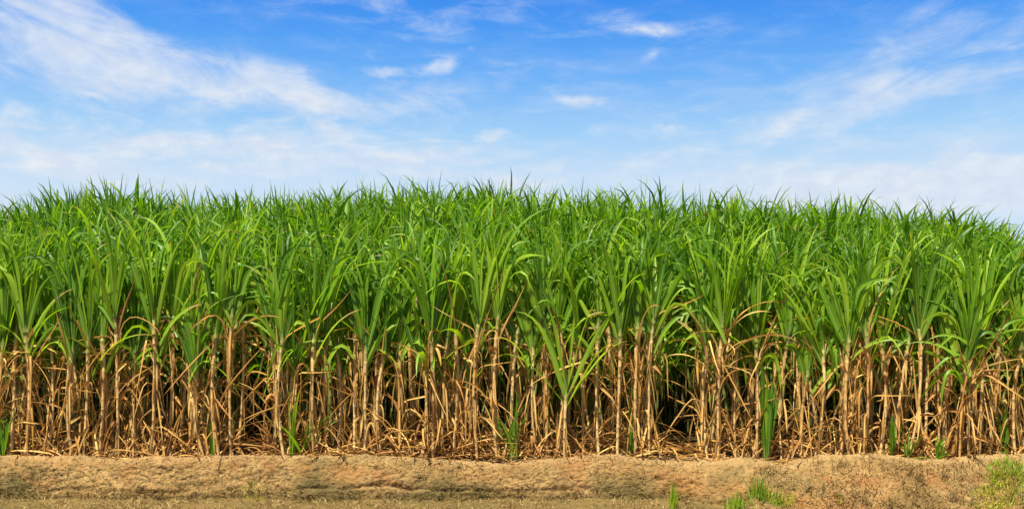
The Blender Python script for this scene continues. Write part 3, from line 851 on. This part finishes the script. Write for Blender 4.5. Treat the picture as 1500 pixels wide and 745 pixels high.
def weed(px, py, H, label, n=9, tone=0.5):
    """a dead, branching weed"""
    x, Y, z = ground_at(px, py)
    g = Geo()
    for i in range(n):
        a = rng.uniform(0, 2 * PI); th = abs(rng.normal(0, 0.55)); L = H * rng.uniform(0.5, 1)
        m = 7; t = np.linspace(0, 1, m)
        p = np.stack([np.sin(th) * math.cos(a) * t * L, np.sin(th) * math.sin(a) * t * L, np.cos(th) * t * L], 1)
        p += np.cumsum(rng.normal(0, 0.006, (m, 3)), 0) * t[:, None]
        C = np.ones((m, 4)); C[:, 0] = np.clip(rng.normal(tone, .25), 0, 1); C[:, 1] = 0
        g.add(*tube(p, 0.0032 * (1.15 - t), C, 4))
        for j in range(4):
            k = int(rng.integers(2, m)); q = p[k]
            a2 = a + rng.normal(0, 1.2); t2 = th + rng.uniform(0.3, 1.0); L2 = L * rng.uniform(0.15, 0.4)
            pp = q + np.stack([np.sin(t2) * math.cos(a2) * t[:4] * 2 * L2, np.sin(t2) * math.sin(a2) * t[:4] * 2 * L2, np.cos(t2) * t[:4] * 2 * L2], 1)
            g.add(*tube(pp, 0.0022 * (1.1 - t[:4]), C[:4], 4))
    o = g.build('dry_weed', M_STRAW, loc=(x, Y, z - 0.01))
    tag(o, label, 'dry weed', 'dead weeds on the bank')


for a in [
    (1160, 716, 0.24, 'pale dead weed standing upright beside the green clump', 14, 0.8),
    (1178, 722, 0.26, 'greyish dead weed near the upright pale weed', 12, 0.8),
    (1204, 728, 0.28, 'bleached twiggy weed on the brown slope', 12, 0.85),
    (1262, 735, 0.22, 'brown dead weed on the lower slope, mid bank', 12, 0.35),
    (1304, 742, 0.2, 'drooping brown weed at the picture foot', 12, 0.3),
    (1346, 708, 0.2, 'reddish star-shaped dead weed on the slope', 14, 0.15),
    (1380, 700, 0.22, 'spindly dead weed below the bank lip', 10, 0.25),
    (1393, 738, 0.3, 'tangled grey weed next to the dark hollow', 14, 0.7),
    (1424, 742, 0.24, 'straw-coloured weed beside the yellowing corner grass', 12, 0.9),
    (366, 716, 0.16, 'thin reddish twigs sprouting low on the bank', 3, 0.2),
    (393, 716, 0.16, 'forked dry twig leaning against the low bank', 3, 0.5),
    (1496, 738, 0.3, 'pale dead weed against the corner grass', 12, 0.9),
]:
    weed(*a)


def thatch(name, N, fx, fs, H, mat, label, tone, W=0.006, th=(0.9, 1.5), clump=3.0):
    x = fx(N); s = fs(N)
    keep = fbm(x * clump, s * 3, 3, 91) > rng.uniform(-0.5, 0.45, N)
    x, s = x[keep], s[keep]; N = len(x)
    Y, z = bank(x, s)
    g = Geo()
    g.add(*leaves(np.stack([x, Y, z - 0.004], 1), rng.uniform(0, 2 * PI, N), rng.uniform(th[0], th[1], N), rng.uniform(-0.4, 0.7, N), H * rng.uniform(0.4, 1.2, N), W * rng.uniform(.6, 1.3, N),
                  1.2, .5, 0, rng.normal(0, .9, N), rng.normal(0, 1, N), 0.3, 0.8, 4, np.clip(rng.normal(tone, 0.33, N), 0, 1), 0.05))
    tag(g.build(name, mat), label, 'dry grass', kind='stuff')


thatch('dry_grass', 9000, lambda N: rng.uniform(2.9, 7.6, N), lambda N: rng.uniform(-0.1, 0.85, N), 0.10, M_STRAW, 'matted dead brown grass covering the sloping bank', 0.38, 0.006, (0.4, 1.45))
thatch('dead_grass', 20000, lambda N: rng.uniform(-7.6, 3.4, N), lambda N: -0.75 + rng.random(N) * 0.93, 0.085, M_STRAW, 'short dead grass matted over the low ground below the bank', 0.28, 0.006, (0.8, 1.5))
thatch('bank_thatch', 20000, lambda N: rng.uniform(-7.6, 7.4, N), lambda N: rng.uniform(0.0, 1.12, N), 0.055, M_STRAW, 'fine dead grass and straw fuzz clinging to the bank face', 0.45, 0.004, (0.9, 1.7), 1.6)
thatch('lip_straw', 1300, lambda N: rng.uniform(-7.6, 7.4, N), lambda N: 1.10 + 0.07 * rng.normal(0, 1, N), 0.24, M_DRY, 'dry cane leaves spilling over the lip of the bank', 0.45, 0.014, (1.2, 1.62), 2.0)

# ------------------------------------------------------------------ daylight
SUN_EL, SUN_AZ = math.radians(65), math.radians(208)     # azimuth clockwise from +Y: behind the camera, a little to its left
W = bpy.data.worlds.new('World'); S.world = W; W.use_nodes = True
t = NT(W.node_tree)
bg = t.n['Background']
sky = t.new('ShaderNodeTexSky', sky_type='NISHITA')
sky.sun_disc = False
sky.sun_elevation = SUN_EL
sky.sun_rotation = SUN_AZ
sky.air_density = 1.0; sky.dust_density = 0.3; sky.ozone_density = 2.5
tc = t.new('ShaderNodeTexCoord')
D = t.new('ShaderNodeSeparateXYZ'); t.l.new(tc.outputs['Generated'], D.inputs[0])
dx, dy, dz = D.outputs
az = t.math('ARCTAN2', dx, dy)
el = t.math('ARCSINE', dz)
K = 0.1
hs = t.new('ShaderNodeHueSaturation'); hs.inputs['Saturation'].default_value = 1.25
t.l.new(sky.outputs[0], hs.inputs['Color'])
ramp = t.new('ShaderNodeValToRGB')
t.l.new(t.math('DIVIDE', el, 0.55, clamp=True), ramp.inputs[0])
cr = ramp.color_ramp


def setramp(stops):
    while len(cr.elements) > 1: cr.elements.remove(cr.elements[-1])
    cr.elements[0].position = stops[0][0]; cr.elements[0].color = (*stops[0][1], 1)
    for p, c in stops[1:]:
        e = cr.elements.new(p); e.color = (*c, 1)


E = lambda py: math.atan((HOR - py) / F) / 0.55
setramp([(0.0, (0.72, 0.80, 0.90)), (E(270), (0.60, 0.76, 0.93)), (E(200), (0.38, 0.65, 0.95)), (E(120), (0.17, 0.46, 0.95)), (E(50), (0.075, 0.34, 0.92)), (E(0), (0.042, 0.27, 0.88)), (1.0, (0.01, 0.12, 0.6))])
air = t.mix(1.0, ramp.outputs[0], (6.6, 6.6, 6.6), 'MULTIPLY')
base = t.mix(t.smooth(el, 0.36, 0.9, 0.92, 0.15), hs.outputs[0], air)

cv = t.new('ShaderNodeCombineXYZ'); t.put(cv.inputs[0], az); t.put(cv.inputs[1], el)
UVc = cv.outputs[0]


def dirpx(px, py):
    a = math.atan((px - 750) / F)
    return a, math.atan((HOR - py) / F * math.cos(a))


def streaks(rot, sx, sy, scale, seed, dist=0.6, rough=0.62):
    m1 = t.mapping(UVc, (1, 1, 1), (0, 0, rot), (seed, seed * 0.7, 0))
    m2 = t.mapping(m1, (sx, sy, 1))
    return t.noise(m2, scale, 8, rough, dist)


nL = streaks(math.radians(16), 1.0, 3.0, 13, 3.1)
nR = streaks(math.radians(-14), 1.0, 3.6, 14, 8.4)
nH = streaks(0.0, 1.0, 3.6, 15, 5.7, 0.4)
nP = streaks(0.0, 1.0, 1.6, 44, 2.2, 0.3)
# warp for the outlines
wn = t.new('ShaderNodeTexNoise'); wn.inputs['Scale'].default_value = 9; wn.inputs['Detail'].default_value = 5
t.l.new(UVc, wn.inputs['Vector'])
ws = t.new('ShaderNodeVectorMath', operation='SUBTRACT'); t.l.new(wn.outputs['Color'], ws.inputs[0]); ws.inputs[1].default_value = (.5, .5, .5)
wm = t.new('ShaderNodeVectorMath', operation='SCALE'); t.l.new(ws.outputs[0], wm.inputs[0]); wm.inputs['Scale'].default_value = 0.075
wa = t.new('ShaderNodeVectorMath', operation='ADD'); t.l.new(UVc, wa.inputs[0]); t.l.new(wm.outputs[0], wa.inputs[1])
wsm = t.new('ShaderNodeVectorMath', operation='SCALE'); t.l.new(ws.outputs[0], wsm.inputs[0]); wsm.inputs['Scale'].default_value = 0.022
wb = t.new('ShaderNodeVectorMath', operation='ADD'); t.l.new(UVc, wb.inputs[0]); t.l.new(wsm.outputs[0], wb.inputs[1])


def blob(px, py, rx, ry, rot, amp, small=False):
    """soft elliptical patch of sky, radii in pixels of the photograph, rot in degrees, clockwise in the picture"""
    a, e = dirpx(px, py)
    src = wb.outputs[0] if small else wa.outputs[0]
    sub = t.new('ShaderNodeVectorMath', operation='SUBTRACT'); t.l.new(src, sub.inputs[0]); sub.inputs[1].default_value = (a, e, 0)
    rt = t.mapping(sub.outputs[0], (F / rx, F / ry, 0), (0, 0, 0))
    if rot:
        m1 = t.new('ShaderNodeVectorRotate', rotation_type='Z_AXIS'); t.l.new(sub.outputs[0], m1.inputs[0]); m1.inputs['Angle'].default_value = math.radians(rot)
        rt = t.mapping(m1.outputs[0], (F / rx, F / ry, 0))
    ln = t.new('ShaderNodeVectorMath', operation='LENGTH'); t.l.new(rt, ln.inputs[0])
    f = t.smooth(ln.outputs['Value'], 0.0, 1.0, amp, 0.0)
    return f


def total(bs):
    s = bs[0]
    for b in bs[1:]:
        s = t.math('ADD', s, b)
    return s


def veil(mask, nz, lo, hi):
    """cloud thickness: the mask pushes the noise over its threshold"""
    return t.smooth(t.math('ADD', t.math('MULTIPLY', mask, 0.55), nz), lo, hi)


SM = 1
ML = total([blob(90, 55, 370, 92, 14, 0.85), blob(330, 108, 370, 58, 16, 0.7), blob(530, 140, 240, 46, 8, 0.65), blob(60, 130, 300, 60, 5, 0.3)])
MR = total([blob(1290, 135, 360, 70, -10, 0.55), blob(1440, 25, 300, 60, -14, 0.45), blob(1180, 180, 230, 44, -3, 0.5), blob(1400, 130, 240, 34, -8, 0.4), blob(1120, 115, 150, 30, -8, 0.25)])
MH = total([blob(480, 205, 340, 66, 4, 0.85), blob(80, 195, 360, 60, 0, 0.65), blob(1050, 205, 260, 46, -2, 0.6), blob(640, 20, 320, 85, 3, 0.45), blob(560, 100, 90, 34, 10, 0.35), blob(645, 100, 80, 28, -12, 0.35),
            blob(1300, 275, 460, 60, 0, 1.5), blob(1440, 290, 300, 60, 0, 1.2), blob(250, 245, 560, 50, 0, 0.8), blob(750, 255, 460, 40, 0, 0.7), blob(950, 38, 190, 38, -2, 0.65), blob(760, 120, 150, 26, 0, 0.45)])
MP = total([blob(850, 147, 95, 17, 2, 1.15, True), blob(960, 40, 115, 22, -2, 0.85, True), blob(565, 102, 44, 16, 4, 1.3, True), blob(546, 74, 24, 16, 20, 0.6, True), blob(645, 101, 48, 21, -18, 1.2, True),
            blob(720, 197, 46, 17, -4, 1.6, True), blob(957, 78, 34, 14, -25, 0.7, True), blob(978, 185, 44, 12, -4, 0.95, True), blob(135, 135, 44, 13, 2, 0.75, True),
            blob(18, 160, 44, 24, -20, 0.9, True), blob(90, 170, 110, 20, 4, 0.5, True), blob(690, 78, 14, 9, 0, 0.5, True), blob(905, 12, 70, 9, -4, 0.6, True), blob(1090, 172, 60, 10, 0, 0.6, True), blob(500, 172, 50, 8, 4, 0.6, True)])
cl = total([t.math('MULTIPLY', veil(ML, nL, 0.58, 1.15), 0.82), t.math('MULTIPLY', veil(MR, nR, 0.58, 1.2), 0.64), t.math('MULTIPLY', veil(MH, nH, 0.60, 1.15), 0.62), t.math('MULTIPLY', veil(MP, nP, 0.62, 1.3), 0.62)])
cl = t.math('ADD', cl, t.math('MULTIPLY', t.smooth(nH, 0.38, 0.75, 0.0, 0.38), t.smooth(el, 0.17, 0.30, 1.0, 0.25)))
cl = t.math('MINIMUM', cl, 0.92)
# a scatter of the same thin cloud over the rest of the sky
rest = t.smooth(nH, 0.55, 0.8, 0.0, 0.5)
inview = t.smooth(t.math('ABSOLUTE', az), 0.5, 0.8, 0.0, 1.0)
cl = t.math('MAXIMUM', cl, t.math('MULTIPLY', t.math('MULTIPLY', rest, inview), t.smooth(el, 0.02, 0.1)))
ccol = t.mix(t.smooth(nP, 0.35, 0.7), (4.5, 5.0, 5.85), (5.35, 5.65, 6.05))
full = t.mix(cl, base, ccol)
t.l.new(full, bg.inputs['Color'])
bg.inputs['Strength'].default_value = 0.07

sd = bpy.data.lights.new('sun', 'SUN'); sd.energy = 5.0; sd.angle = math.radians(1.5); sd.color = (1.0, 0.94, 0.82)
so = bpy.data.objects.new('sun', sd); COL.objects.link(so)
v = np.array([math.sin(SUN_AZ) * math.cos(SUN_EL), math.cos(SUN_AZ) * math.cos(SUN_EL), math.sin(SUN_EL)])
from mathutils import Vector
so.rotation_euler = Vector(v).to_track_quat('Z', 'Y').to_euler()
so.location = (v * 40).tolist()

# ------------------------------------------------------------------ camera and output
cd = bpy.data.cameras.new('camera'); cam = bpy.data.objects.new('camera', cd); COL.objects.link(cam)
cam.location = (0, 0, CAM_Z); cam.rotation_euler = (PI / 2, 0, 0)
cd.sensor_width = 36; cd.sensor_fit = 'HORIZONTAL'
cd.lens = F / 1500 * 36
cd.shift_y = (HOR - 372.5) / 1500
cd.clip_start = 0.05; cd.clip_end = 8000
S.camera = cam
vs = S.view_settings
vs.view_transform = 'Standard'; vs.look = 'None'; vs.gamma = 1; vs.exposure = 1.12; vs.use_curve_mapping = False
S.render.engine = 'CYCLES'
S.cycles.max_bounces = 5; S.cycles.diffuse_bounces = 2; S.cycles.glossy_bounces = 1; S.cycles.transmission_bounces = 3; S.cycles.transparent_max_bounces = 4
